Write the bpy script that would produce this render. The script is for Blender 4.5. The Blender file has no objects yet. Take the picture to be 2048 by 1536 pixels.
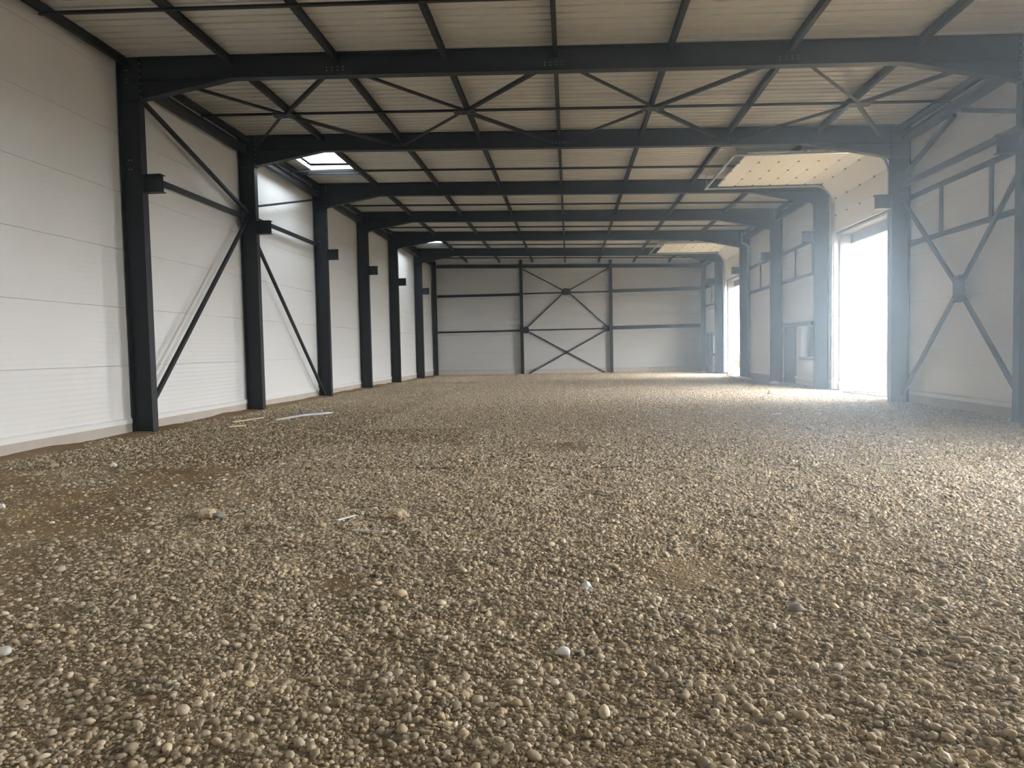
import bpy, bmesh, math, random
import numpy as np
from mathutils import Vector, Matrix, noise as mnoise

sc = bpy.context.scene
col = sc.collection
rnd = random.Random(7)

# ------------------------------------------------------------------ camera
cam_d = bpy.data.cameras.new('camera')
cam = bpy.data.objects.new('camera', cam_d); col.objects.link(cam)
CR = Vector((0.99652168, 0.08088469, -0.02005498))
CU = Vector((0.01598266, 0.05068409, 0.99858684))
CF = Vector((-0.08178685, 0.99543397, -0.04921505))
m = Matrix.Identity(4)
for i in range(3):
    m[i][0] = CR[i]; m[i][1] = CU[i]; m[i][2] = -CF[i]
m.translation = Vector((0, 0, 1.6))
cam.matrix_world = m
cam_d.sensor_fit = 'HORIZONTAL'; cam_d.sensor_width = 36.0
cam_d.lens = 36.0 * 1410.3 / 2048.0
cam_d.clip_start = 0.05; cam_d.clip_end = 500
sc.camera = cam

# ------------------------------------------------------------------ sky, exposure
world = bpy.data.worlds.new('overcast_sky'); sc.world = world
world.use_nodes = True
bg = world.node_tree.nodes['Background']
bg.inputs['Color'].default_value = (0.97, 1.0, 1.03, 1)
bg.inputs['Strength'].default_value = 1.0
vs = sc.view_settings
vs.view_transform = 'Standard'; vs.look = 'None'; vs.gamma = 1.0
vs.use_curve_mapping = False
vs.exposure = 4.92
cy = sc.cycles
cy.max_bounces = 9; cy.diffuse_bounces = 4; cy.glossy_bounces = 3
cy.transmission_bounces = 6; cy.volume_bounces = 1; cy.transparent_max_bounces = 8
cy.caustics_reflective = False; cy.caustics_refractive = False
cy.use_denoising = True
cy.volume_step_rate = 3.0; cy.volume_max_steps = 32
cy.use_adaptive_sampling = True; cy.adaptive_threshold = 0.06; cy.adaptive_min_samples = 16
GLARE = (0.0012, 0.027)      # density at the left wall and at the doorways (stands in for lens glare)

# ------------------------------------------------------------------ measures
XLI, XLO = -8.756, -9.21          # left columns: inner and outer flange face
XRI, XRO = 8.50, 8.955            # right columns
WL, WR, WF = -9.25, 9.0, 47.60    # wall inner faces
YB = -5.6                         # wall behind the camera
FY = [14.22, 19.56, 25.38, 30.70, 36.10, 42.09]        # frame centre lines
BAY = [(8.78, FY[0])] + [(FY[i], FY[i+1]) for i in range(5)] + [(FY[5], WF)]
PX = [-8.99, -6.80, -4.59, -2.38, -0.185, 2.03, 4.33, 6.64, 8.72]
def RZ(x): return 7.755 - 0.0279 * (x + 9.106)         # underside of the roof
DOORS = [(3.9, 7.75), (20.50, 24.36), (37.10, 40.95)]  # first doorway is unseen, added to light the foreground
DH = 5.2
DHS = [DH, DH, DH]
WINS = [(27.0, 28.36), (43.75, 45.12)]
PEDS = [(28.98, 30.34), (45.45, 46.80)]
SKY = [(20.9, 23.3), (37.5, 39.9), (4.2, 6.6)]; SKX = (-8.52, -7.0)  # last skylight is added out of view to brighten the foreground
ORD = ['first', 'second', 'third', 'fourth', 'fifth', 'sixth', 'seventh', 'eighth', 'ninth', 'tenth']

# ------------------------------------------------------------------ materials
def mat(name, base, rough=0.5, metal=0.0, var=0.0, scale=3.0, bump=0.0, bscale=40.0, spec=0.5, tint=None, stretch=None):
    M = bpy.data.materials.new(name); M.use_nodes = True
    nt = M.node_tree; b = nt.nodes['Principled BSDF']
    b.inputs['Base Color'].default_value = (*base, 1)
    b.inputs['Roughness'].default_value = rough
    b.inputs['Metallic'].default_value = metal
    b.inputs['Specular IOR Level'].default_value = spec
    tc = nt.nodes.new('ShaderNodeTexCoord')
    src = tc.outputs['Object']
    if stretch:
        mp = nt.nodes.new('ShaderNodeMapping'); mp.inputs['Scale'].default_value = stretch
        nt.links.new(src, mp.inputs['Vector']); src = mp.outputs['Vector']
    if var > 0:
        n = nt.nodes.new('ShaderNodeTexNoise'); n.inputs['Scale'].default_value = scale
        n.inputs['Detail'].default_value = 5
        nt.links.new(src, n.inputs['Vector'])
        mx = nt.nodes.new('ShaderNodeMix'); mx.data_type = 'RGBA'
        t = tint or tuple(c * (1 - var) for c in base)
        mx.inputs['A'].default_value = (*base, 1); mx.inputs['B'].default_value = (*t, 1)
        nt.links.new(n.outputs['Fac'], mx.inputs['Factor'])
        nt.links.new(mx.outputs['Result'], b.inputs['Base Color'])
    if bump > 0:
        n2 = nt.nodes.new('ShaderNodeTexNoise'); n2.inputs['Scale'].default_value = bscale
        n2.inputs['Detail'].default_value = 3
        nt.links.new(src, n2.inputs['Vector'])
        bp = nt.nodes.new('ShaderNodeBump'); bp.inputs['Strength'].default_value = bump
        bp.inputs['Distance'].default_value = 0.01
        nt.links.new(n2.outputs['Fac'], bp.inputs['Height'])
        nt.links.new(bp.outputs['Normal'], b.inputs['Normal'])
    return M

def panel_mat(name='white_panel', base=(0.795, 0.79, 0.775), rib=0.16):
    # white lacquered sandwich panel with fine horizontal microribs
    M = bpy.data.materials.new(name); M.use_nodes = True
    nt = M.node_tree; b = nt.nodes['Principled BSDF']
    b.inputs['Base Color'].default_value = (*base, 1)
    b.inputs['Roughness'].default_value = 0.38
    g = nt.nodes.new('ShaderNodeNewGeometry')
    sp = nt.nodes.new('ShaderNodeSeparateXYZ'); nt.links.new(g.outputs['Position'], sp.inputs[0])
    mu = nt.nodes.new('ShaderNodeMath'); mu.operation = 'MULTIPLY'; mu.inputs[1].default_value = 2 * math.pi / 0.10
    nt.links.new(sp.outputs['Z'], mu.inputs[0])
    sn = nt.nodes.new('ShaderNodeMath'); sn.operation = 'SINE'; nt.links.new(mu.outputs[0], sn.inputs[0])
    n = nt.nodes.new('ShaderNodeTexNoise'); n.inputs['Scale'].default_value = 1.0
    mp = nt.nodes.new('ShaderNodeMapping'); mp.inputs['Scale'].default_value = (0.6, 0.6, 9.0)
    nt.links.new(g.outputs['Position'], mp.inputs[0]); nt.links.new(mp.outputs[0], n.inputs['Vector'])
    ad = nt.nodes.new('ShaderNodeMath'); ad.operation = 'MULTIPLY_ADD'
    nt.links.new(n.outputs['Fac'], ad.inputs[0]); ad.inputs[1].default_value = 1.6
    nt.links.new(sn.outputs[0], ad.inputs[2])
    bp = nt.nodes.new('ShaderNodeBump'); bp.inputs['Strength'].default_value = rib; bp.inputs['Distance'].default_value = 0.003
    nt.links.new(ad.outputs[0], bp.inputs['Height']); nt.links.new(bp.outputs[0], b.inputs['Normal'])
    return M

M_PANEL = panel_mat()
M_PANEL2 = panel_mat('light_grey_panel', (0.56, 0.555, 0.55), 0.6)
M_ROOF = mat('roof_soffit', (0.70, 0.675, 0.615), 0.5, var=0.1, scale=1.2, stretch=(0.3, 3, 3))
M_STEEL = mat('anthracite_steel', (0.013, 0.016, 0.020), 0.5, var=0.2, scale=6, bump=0.05, spec=0.35)
M_STEEL2 = mat('anthracite_light_section', (0.018, 0.020, 0.023), 0.62, var=0.2, scale=6, spec=0.3)
M_BOLT = mat('zinc_bolt', (0.55, 0.56, 0.57), 0.35, 0.8)
M_GALV = mat('galvanised_steel', (0.50, 0.52, 0.53), 0.38, 0.7, var=0.25, scale=12)
M_CONC = mat('plinth_concrete', (0.60, 0.55, 0.49), 0.9, var=0.35, scale=4, bump=0.3, bscale=30, tint=(0.46, 0.41, 0.35))
M_TRIM = mat('white_flashing', (0.80, 0.80, 0.78), 0.35)
M_CORE = mat('wall_core', (0.45, 0.45, 0.44), 0.8)
M_DOORW = mat('white_door_section', (0.80, 0.775, 0.70), 0.45, var=0.04, scale=3)
M_HINGE = mat('dark_hinge', (0.10, 0.10, 0.10), 0.5, 0.4)
M_DOORD = mat('grey_door_leaf', (0.045, 0.05, 0.058), 0.5)
M_JAMB = mat('grey_jamb_lining', (0.22, 0.225, 0.23), 0.5)
M_LINT = mat('grey_lintel', (0.33, 0.35, 0.37), 0.5, var=0.4, scale=2)
M_WOOD = mat('pale_wood', (0.82, 0.68, 0.40), 0.7, var=0.3, scale=8, stretch=(8, 1, 8))
M_WHITE = mat('white_scrap', (0.85, 0.85, 0.84), 0.6)
M_BEIGE = mat('beige_stone', (0.78, 0.62, 0.42), 0.8, var=0.35, scale=9, bump=0.5, bscale=25)
M_GREYS = mat('grey_stone', (0.46, 0.43, 0.37), 0.8, var=0.35, scale=9, bump=0.5, bscale=25)
M_PALE = mat('pale_stone_grey', (0.66, 0.63, 0.57), 0.8, var=0.2, scale=9)
M_FOAM = mat('pale_board', (0.62, 0.62, 0.60), 0.8)
M_CABLE = mat('dark_cable', (0.05, 0.05, 0.05), 0.5)
M_BARK = mat('bare_bark', (0.16, 0.12, 0.09), 0.9)
M_BRUSH = mat('russet_brush', (0.30, 0.13, 0.06), 0.9, var=0.5, scale=3)

M_FILM = bpy.data.materials.new('plastic_film'); M_FILM.use_nodes = True
_b = M_FILM.node_tree.nodes['Principled BSDF']
_b.inputs['Base Color'].default_value = (0.62, 0.63, 0.65, 1); _b.inputs['Roughness'].default_value = 0.25

def glass_mat():
    M = bpy.data.materials.new('window_glass'); M.use_nodes = True
    nt = M.node_tree; nt.nodes.clear()
    out = nt.nodes.new('ShaderNodeOutputMaterial')
    t = nt.nodes.new('ShaderNodeBsdfTransparent'); t.inputs[0].default_value = (0.92, 0.95, 0.94, 1)
    gl = nt.nodes.new('ShaderNodeBsdfGlossy'); gl.inputs['Roughness'].default_value = 0.02
    f = nt.nodes.new('ShaderNodeFresnel'); f.inputs[0].default_value = 1.45
    mx = nt.nodes.new('ShaderNodeMixShader')
    nt.links.new(f.outputs[0], mx.inputs[0]); nt.links.new(t.outputs[0], mx.inputs[1]); nt.links.new(gl.outputs[0], mx.inputs[2])
    nt.links.new(mx.outputs[0], out.inputs[0])
    return M
M_GLASS = glass_mat()

def dome_mat():
    M = bpy.data.materials.new('opal_dome'); M.use_nodes = True
    nt = M.node_tree; nt.nodes.clear()
    out = nt.nodes.new('ShaderNodeOutputMaterial')
    t = nt.nodes.new('ShaderNodeBsdfTranslucent'); t.inputs[0].default_value = (0.5, 0.54, 0.57, 1)
    d = nt.nodes.new('ShaderNodeBsdfTransparent'); d.inputs[0].default_value = (0.42, 0.47, 0.5, 1)
    mx = nt.nodes.new('ShaderNodeMixShader'); mx.inputs[0].default_value = 0.5
    nt.links.new(t.outputs[0], mx.inputs[1]); nt.links.new(d.outputs[0], mx.inputs[2])
    nt.links.new(mx.outputs[0], out.inputs[0])
    return M
M_DOME = dome_mat()

# ------------------------------------------------------------------ mesh helpers
class MB:
    def __init__(s): s.v = []; s.f = []
    def box(s, x0, x1, y0, y1, z0, z1):
        n = len(s.v)
        s.v += [(x, y, z) for z in (z0, z1) for y in (y0, y1) for x in (x0, x1)]
        s.f += [tuple(n+i for i in q) for q in ((0,2,3,1),(4,5,7,6),(0,1,5,4),(2,6,7,3),(0,4,6,2),(1,3,7,5))]
        return s
    def sweep(s, prof, p0, p1, up):
        # polygon prof (a,b) swept from p0 to p1; b along up, a along direction x up
        p0, p1 = Vector(p0), Vector(p1)
        d = (p1 - p0).normalized(); u = Vector(up); u = (u - d * u.dot(d)).normalized(); a = d.cross(u)
        n = len(s.v); k = len(prof)
        for p in (p0, p1):
            s.v += [tuple(p + a * q[0] + u * q[1]) for q in prof]
        area = sum(prof[i][0]*prof[(i+1) % k][1] - prof[(i+1) % k][0]*prof[i][1] for i in range(k))
        fs = [(n+i, n+(i+1) % k, n+k+(i+1) % k, n+k+i) for i in range(k)] + [tuple(n+i for i in range(k))[::-1], tuple(n+k+i for i in range(k))]
        if area > 0: fs = [f[::-1] for f in fs]
        s.f += fs
        return s
    def prism(s, pts, y0, y1):
        # polygon (x,z) extruded in y
        n = len(s.v); k = len(pts)
        s.v += [(x, y0, z) for x, z in pts] + [(x, y1, z) for x, z in pts]
        s.f += [(n+i, n+(i+1) % k, n+k+(i+1) % k, n+k+i) for i in range(k)] + [tuple(n+i for i in range(k))[::-1], tuple(n+k+i for i in range(k))]
        return s
    def tube(s, pts, r, seg=8):
        n0 = len(s.v); pts = [Vector(p) for p in pts]
        for i, p in enumerate(pts):
            d = (pts[min(i+1, len(pts)-1)] - pts[max(i-1, 0)]).normalized()
            a = d.orthogonal().normalized() if i == 0 else (a0 - d * a0.dot(d)).normalized()
            a0 = a; b = d.cross(a)
            rr = r[i] if isinstance(r, (list, tuple)) else r
            s.v += [tuple(p + (a * math.cos(t) + b * math.sin(t)) * rr) for t in [2*math.pi*j/seg for j in range(seg)]]
        for i in range(len(pts)-1):
            for j in range(seg):
                q = n0 + i*seg
                s.f.append((q+j, q+(j+1) % seg, q+seg+(j+1) % seg, q+seg+j))
        s.f.append(tuple(n0+j for j in range(seg))[::-1])
        s.f.append(tuple(n0+(len(pts)-1)*seg+j for j in range(seg)))
        return s
    def bolt(s, c, axis, r=0.013, h=0.016):
        c = Vector(c); ax = Vector(axis)
        return s.tube([c, c + ax * h], r, 6)
    def mesh(s, name, m, smooth=False):
        me = bpy.data.meshes.new(name); me.from_pydata(s.v, [], s.f)
        bm = bmesh.new(); bm.from_mesh(me); bmesh.ops.recalc_face_normals(bm, faces=bm.faces); bm.to_mesh(me); bm.free()
        me.materials.append(m)
        if smooth:
            for p in me.polygons: p.use_smooth = True
        return me
    def build(s, name, m, parent=None, smooth=False):
        return link(name, s.mesh(name, m, smooth), parent)

def link(name, me, parent=None, loc=None):
    o = bpy.data.objects.new(name, me); col.objects.link(o)
    if name == 'bolt_cluster': o['kind'] = 'stuff'
    if loc: o.location = loc
    if parent is not None:
        o.parent = parent
        if parent.location.length > 0: o.matrix_parent_inverse = Matrix.Translation(-parent.location)
    return o
def tag(o, label, cat, group=None):
    o['label'] = label; o['category'] = cat
    if group: o['group'] = group
    return o
def empty(name, loc, label, cat, group=None):
    o = bpy.data.objects.new(name, None); col.objects.link(o); o.location = loc
    o.empty_display_size = 0.2
    return tag(o, label, cat, group)
def struct(o, label=None):
    o['kind'] = 'structure'
    if label: o['label'] = label
    return o

def I(h, w, tf, tw):
    return [(-w/2, -h/2), (w/2, -h/2), (w/2, -h/2+tf), (tw/2, -h/2+tf), (tw/2, h/2-tf), (w/2, h/2-tf),
            (w/2, h/2), (-w/2, h/2), (-w/2, h/2-tf), (-tw/2, h/2-tf), (-tw/2, -h/2+tf), (-w/2, -h/2+tf)]
def L(w, t): return [(0, 0), (w, 0), (w, t), (t, t), (t, w), (0, w)]
def C(h, w, t): return [(0, -h/2), (w, -h/2), (w, -h/2+t), (t, -h/2+t), (t, h/2-t), (w, h/2-t), (w, h/2), (0, h/2)]
def RECT(w, h): return [(-w/2, -h/2), (w/2, -h/2), (w/2, h/2), (-w/2, h/2)]

def rects_minus(a0, a1, b0, b1, holes):
    """axis-aligned rectangle minus holes -> list of rectangles"""
    out = [(a0, a1, b0, b1)]
    for (h0, h1, k0, k1) in holes:
        nxt = []
        for (x0, x1, y0, y1) in out:
            if h1 <= x0 or h0 >= x1 or k1 <= y0 or k0 >= y1: nxt.append((x0, x1, y0, y1)); continue
            if h0 > x0: nxt.append((x0, h0, y0, y1))
            if h1 < x1: nxt.append((h1, x1, y0, y1))
            c0, c1 = max(x0, h0), min(x1, h1)
            if k0 > y0: nxt.append((c0, c1, y0, k0))
            if k1 < y1: nxt.append((c0, c1, k1, y1))
        out = nxt
    return out

# ------------------------------------------------------------------ walls
ZP = [0.22, 1.42, 2.625, 3.83, 5.03, 6.23, 7.43, 8.0]
SEG = [YB, 2.9, 8.78] + FY + [WF]
GAP = 0.003

wl = MB().box(-9.45, -9.36, YB-0.2, WF+0.2, -0.6, 8.2).build('wall_left', M_CORE)
struct(wl, 'white panelled long wall on the left with concrete plinth')
for i in range(len(SEG)-1):
    for j in range(len(ZP)-1):
        MB().box(-9.358, WL, SEG[i]+GAP, SEG[i+1]-GAP, ZP[j]+GAP, ZP[j+1]-GAP).build('wall_panel', M_PANEL, wl)
    MB().box(-9.358, -9.225, SEG[i]+0.004, SEG[i+1]-0.004, -0.55, 0.21).build('plinth_block', M_CONC, wl)
bl = MB().sweep([(0, 0), (0.045, -0.01), (0.045, 0.075), (0.012, 0.105), (0, 0.11)], (WL+0.001, YB, 0.215), (WL+0.001, WF-0.01, 0.215), (0, 0, 1))
struct(bl.build('baseboard_left', M_TRIM), 'white drip flashing above the left concrete plinth')

HOLES = [(a, b, -1, h) for (a, b), h in zip(DOORS, DHS)] + [(a, b, 1.08, 2.26) for a, b in WINS] + [(a, b, -1, 2.28) for a, b in PEDS]
wr = MB()
for (a, b, c, d) in rects_minus(YB-0.2, WF+0.2, -0.6, 8.2, HOLES): wr.box(9.11, 9.33, a, b, c, d)
wr = struct(wr.build('wall_right', M_PANEL), 'white panelled long wall on the right with door openings')
for i in range(len(SEG)-1):
    for j in range(len(ZP)-1):
        for (a, b, c, d) in rects_minus(SEG[i]+GAP, SEG[i+1]-GAP, ZP[j]+GAP, ZP[j+1]-GAP, HOLES):
            if b-a > 0.02 and d-c > 0.02:
                MB().box(WR, 9.108, a, b, c, d).build('wall_panel', M_PANEL, wr)
    for (a, b, c, d) in rects_minus(SEG[i]+0.004, SEG[i+1]-0.004, -0.55, 0.21, HOLES):
        MB().box(8.975, 9.108, a, b, c, d).build('plinth_block', M_CONC, wr)
br = MB()
for (a, b, c, d) in rects_minus(YB, WF, 0.215, 0.325, HOLES):
    br.sweep([(0, 0), (0.045, -0.01), (0.045, 0.075), (0.012, 0.105), (0, 0.11)], (WR-0.001, b, 0.215), (WR-0.001, a, 0.215), (0, 0, 1))
struct(br.build('baseboard_right', M_TRIM), 'white drip flashing above the right concrete plinth')

wf = MB().box(-9.45, 9.33, WF+0.11, WF+0.2, -0.6, 8.2).build('wall_far', M_CORE)
struct(wf, 'white panelled end wall across the far end of hall')
GX = [-9.24, -3.15, 2.80, 8.99]
for i in range(3):
    for j in range(len(ZP)-1):
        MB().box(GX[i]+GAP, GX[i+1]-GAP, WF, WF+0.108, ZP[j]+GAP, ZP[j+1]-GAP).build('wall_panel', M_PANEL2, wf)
    MB().box(GX[i]+0.004, GX[i+1]-0.004, WF-0.03, WF+0.108, -0.55, 0.21).build('plinth_block', M_CONC, wf)
wb = MB().box(-9.45, 9.33, YB-0.2, YB, -0.6, 8.2).build('wall_back', M_PANEL)
struct(wb, 'white panelled end wall behind the camera')

# ------------------------------------------------------------------ roof
SKH = [(SKX[0], SKX[1], a, b) for a, b in SKY]
cl = MB()
for (a, b, c, d) in rects_minus(-9.6, 9.5, YB-0.2, WF+0.2, SKH):
    n = len(cl.v)
    cl.v += [(x, y, RZ(x)+dz) for dz in (0.125, 0.2) for y in (c, d) for x in (a, b)]
    cl.f += [tuple(n+i for i in q) for q in ((0,2,3,1),(4,5,7,6),(0,1,5,4),(2,6,7,3),(0,4,6,2),(1,3,7,5))]
cl = struct(cl.build('ceiling', M_CORE), 'pale ribbed roof decking seen from below')
def roof_strip(x0, x1, w):
    prof = [(0.002, 0.004)]
    nr = max(1, int(round(w / 0.25)))
    for i in range(nr):
        c = (i + 0.5) * w / nr
        prof += [(c-0.032, 0.004), (c-0.027, 0.062), (c+0.027, 0.062), (c+0.032, 0.004)]
    prof += [(w-0.002, 0.004), (w-0.002, 0.12), (0.002, 0.12)]
    b = MB(); k = len(prof)
    for x in (x0, x1): b.v += [(x, y, RZ(x) + z) for y, z in prof]
    b.f = [(i, (i+1) % k, k+(i+1) % k, k+i) for i in range(k)] + [tuple(range(k))[::-1], tuple(range(k, 2*k))]
    return b
edges = sorted(set([round(YB + 1.0*i, 3) for i in range(54)] + [s for a in SKY for s in a] + [WF]))
edges = [e for e in edges if e <= WF]
edges2 = [edges[0]]
for e in edges[1:]:
    if e - edges2[-1] > 0.05: edges2.append(e)
edges = edges2
cache = {}
for a, b in zip(edges[:-1], edges[1:]):
    w = round(b - a, 3)
    spans = [(-9.4, 9.3)]
    if any(s0 - 0.01 <= a and b <= s1 + 0.01 for s0, s1 in SKY): spans = [(-9.4, SKX[0]), (SKX[1], 9.3)]
    for sp in spans:
        if (sp, w) not in cache: cache[(sp, w)] = roof_strip(sp[0], sp[1], w).mesh('roof_panel', M_ROOF)
        link('roof_panel', cache[(sp, w)], cl, (0, a, 0))

# ------------------------------------------------------------------ floor: dirt and gravel
def sm(a, b, x):
    t = np.clip((x-a)/(b-a), 0, 1); return t*t*(3-2*t)
_g = np.random.RandomState(3)
_lat = [_g.rand(96, 96) for _ in range(5)]
def vnoise(x, y, s, k):
    x = np.asarray(x)*s + 37.1*k + 200; y = np.asarray(y)*s + 11.7*k + 200
    xi = np.floor(x).astype(int); yi = np.floor(y).astype(int); fx = x-xi; fy = y-yi
    fx = fx*fx*(3-2*fx); fy = fy*fy*(3-2*fy); g = _lat[k % 5]
    A = g[xi % 96, yi % 96]; B = g[(xi+1) % 96, yi % 96]; Cc = g[xi % 96, (yi+1) % 96]; D = g[(xi+1) % 96, (yi+1) % 96]
    return (A*(1-fx)+B*fx)*(1-fy)+(Cc*(1-fx)+D*fx)*fy
def dirt(x, y):
    """0 = clean gravel, 1 = earth worked in between the stones (wheel-packed strip along the left wall)"""
    x = np.asarray(x, float); y = np.asarray(y, float)
    e = sm(-0.3, -5.6, x + 2.4*(vnoise(x, y, 0.33, 1)-0.5) + 0.10*(y-8)*(y > 8))
    p = sm(0.60, 0.86, vnoise(x, y, 0.75, 2)*0.65 + vnoise(x, y, 2.1, 3)*0.35) * sm(3.5, -1.5, x)
    return np.clip(e*(0.55+0.6*vnoise(x, y, 1.3, 4)) + 0.8*p, 0, 1)
def height(x, y):
    x = np.asarray(x, float); y = np.asarray(y, float)
    h = 0.05*(vnoise(x, y, 0.5, 0)-0.5) + 0.035*(vnoise(x, y, 1.7, 1)-0.5) + 0.022*(vnoise(x, y, 5.0, 2)-0.5)
    far = -0.075*sm(30, 47, y)
    bank = 0.05*sm(-8.3, -9.3, x)*(0.4+vnoise(x, y, 1.1, 3))
    ins = sm(11.0, 9.6, x)
    near_ = sm(12.5, 8.5, y)
    h = h + 0.014*(vnoise(x, y, 9.0, 4)-0.5)
    return h*(0.55+0.45*ins)*(0.3+0.7*near_) + far + bank - 0.012 - 0.008*(1-near_)*(1-dirt(x, y))
def grid_obj(name, x0, x1, y0, y1, step, m, parent=None, zoff=0.0):
    nx = int(round((x1-x0)/step))+1; ny = int(round((y1-y0)/step))+1
    X, Y = np.meshgrid(np.linspace(x0, x1, nx), np.linspace(y0, y1, ny))
    Z = height(X, Y) + zoff
    V = np.stack([X, Y, Z], -1).reshape(-1, 3)
    idx = np.arange(nx*ny).reshape(ny, nx)
    Fq = np.stack([idx[:-1, :-1], idx[:-1, 1:], idx[1:, 1:], idx[1:, :-1]], -1).reshape(-1, 4)
    me = bpy.data.meshes.new(name); me.vertices.add(len(V)); me.vertices.foreach_set('co', V.ravel())
    me.loops.add(Fq.size); me.loops.foreach_set('vertex_index', Fq.ravel())
    me.polygons.add(len(Fq)); me.polygons.foreach_set('loop_start', np.arange(0, Fq.size, 4)); me.polygons.foreach_set('loop_total', np.full(len(Fq), 4))
    me.polygons.foreach_set('use_smooth', np.ones(len(Fq), bool))
    me.update(); me.validate()
    a = me.attributes.new('dirt', 'FLOAT', 'POINT'); a.data.foreach_set('value', dirt(V[:, 0], V[:, 1]).astype(np.float32))
    me.materials.append(m)
    return link(name, me, parent)

def soil_mat():
    M = bpy.data.materials.new('earth_and_grit'); M.use_nodes = True
    nt = M.node_tree; b = nt.nodes['Principled BSDF']; b.inputs['Roughness'].default_value = 0.95
    b.inputs['Specular IOR Level'].default_value = 0.15
    g = nt.nodes.new('ShaderNodeNewGeometry')
    n = nt.nodes.new('ShaderNodeTexNoise'); n.inputs['Scale'].default_value = 55; n.inputs['Detail'].default_value = 4
    v = nt.nodes.new('ShaderNodeTexVoronoi'); v.inputs['Scale'].default_value = 75
    n3 = nt.nodes.new('ShaderNodeTexNoise'); n3.inputs['Scale'].default_value = 1.1; n3.inputs['Detail'].default_value = 4
    for q in (n, v, n3): nt.links.new(g.outputs['Position'], q.inputs['Vector'])
    at = nt.nodes.new('ShaderNodeAttribute'); at.attribute_name = 'dirt'
    c1 = nt.nodes.new('ShaderNodeMix'); c1.data_type = 'RGBA'
    c1.inputs['A'].default_value = (0.34, 0.27, 0.18, 1); c1.inputs['B'].default_value = (0.31, 0.215, 0.115, 1)
    nt.links.new(at.outputs['Fac'], c1.inputs['Factor'])
    c2 = nt.nodes.new('ShaderNodeMix'); c2.data_type = 'RGBA'; c2.blend_type = 'MULTIPLY'; c2.inputs['Factor'].default_value = 0.75
    rp = nt.nodes.new('ShaderNodeValToRGB'); rp.color_ramp.elements[0].position = 0.3; rp.color_ramp.elements[0].color = (0.5, 0.48, 0.46, 1)
    rp.color_ramp.elements[1].position = 0.72; rp.color_ramp.elements[1].color = (1.45, 1.42, 1.35, 1)
    nt.links.new(n.outputs['Fac'], rp.inputs[0])
    nt.links.new(c1.outputs['Result'], c2.inputs['A']); nt.links.new(rp.outputs[0], c2.inputs['B'])
    c3 = nt.nodes.new('ShaderNodeMix'); c3.data_type = 'RGBA'; c3.blend_type = 'MULTIPLY'; c3.inputs['Factor'].default_value = 0.5
    rp2 = nt.nodes.new('ShaderNodeValToRGB'); rp2.color_ramp.elements[0].position = 0.35; rp2.color_ramp.elements[0].color = (0.62, 0.58, 0.54, 1)
    rp2.color_ramp.elements[1].position = 0.65; rp2.color_ramp.elements[1].color = (1.2, 1.18, 1.12, 1)
    nt.links.new(n3.outputs['Fac'], rp2.inputs[0])
    nt.links.new(c2.outputs['Result'], c3.inputs['A']); nt.links.new(rp2.outputs[0], c3.inputs['B'])
    nt.links.new(c3.outputs['Result'], b.inputs['Base Color'])
    ad = nt.nodes.new('ShaderNodeMath'); ad.operation = 'MULTIPLY_ADD'; ad.inputs[1].default_value = -1.2
    nt.links.new(v.outputs['Distance'], ad.inputs[0]); nt.links.new(n.outputs['Fac'], ad.inputs[2])
    bp = nt.nodes.new('ShaderNodeBump'); bp.inputs['Strength'].default_value = 0.9; bp.inputs['Distance'].default_value = 0.012
    nt.links.new(ad.outputs[0], bp.inputs['Height']); nt.links.new(bp.outputs[0], b.inputs['Normal'])
    return M
M_SOIL = soil_mat()

def stone_mat(name, attr_type):
    M = bpy.data.materials.new(name); M.use_nodes = True
    nt = M.node_tree; b = nt.nodes['Principled BSDF']; b.inputs['Roughness'].default_value = 0.8
    b.inputs['Specular IOR Level'].default_value = 0.25
    if attr_type == 'OBJ':
        src = nt.nodes.new('ShaderNodeObjectInfo').outputs['Random']
    else:
        a = nt.nodes.new('ShaderNodeAttribute'); a.attribute_type = attr_type; a.attribute_name = 'tone'; src = a.outputs['Fac']
    r = nt.nodes.new('ShaderNodeValToRGB'); e = r.color_ramp
    cols = [(0.0, (0.30, 0.25, 0.185)), (0.2, (0.42, 0.35, 0.25)), (0.45, (0.53, 0.435, 0.30)), (0.62, (0.60, 0.47, 0.30)),
            (0.80, (0.57, 0.50, 0.40)), (0.93, (0.72, 0.60, 0.42)), (1.0, (0.82, 0.74, 0.60))]
    while len(e.elements) < len(cols): e.elements.new(0.5)
    for el, (p, c) in zip(e.elements, cols): el.position = p; el.color = (*c, 1)
    nt.links.new(src, r.inputs[0])
    g = nt.nodes.new('ShaderNodeNewGeometry')
    n = nt.nodes.new('ShaderNodeTexNoise'); n.inputs['Scale'].default_value = 60; n.inputs['Detail'].default_value = 2
    nt.links.new(g.outputs['Position'], n.inputs['Vector'])
    mx = nt.nodes.new('ShaderNodeMix'); mx.data_type = 'RGBA'; mx.blend_type = 'MULTIPLY'; mx.inputs['Factor'].default_value = 0.5
    mr = nt.nodes.new('ShaderNodeMapRange'); mr.inputs[1].default_value = 0.3; mr.inputs[2].default_value = 0.7; mr.inputs[3].default_value = 0.7; mr.inputs[4].default_value = 1.15
    nt.links.new(n.outputs['Fac'], mr.inputs[0]); nt.links.new(r.outputs[0], mx.inputs['A']); nt.links.new(mr.outputs[0], mx.inputs['B'])
    nt.links.new(mx.outputs['Result'], b.inputs['Base Color'])
    return M
M_STONE_I = stone_mat('river_pebble_near', 'INSTANCER')
M_STONE_G = stone_mat('river_pebble_far', 'GEOMETRY')
M_STONE_O = stone_mat('river_pebble_single', 'OBJ')

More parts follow.
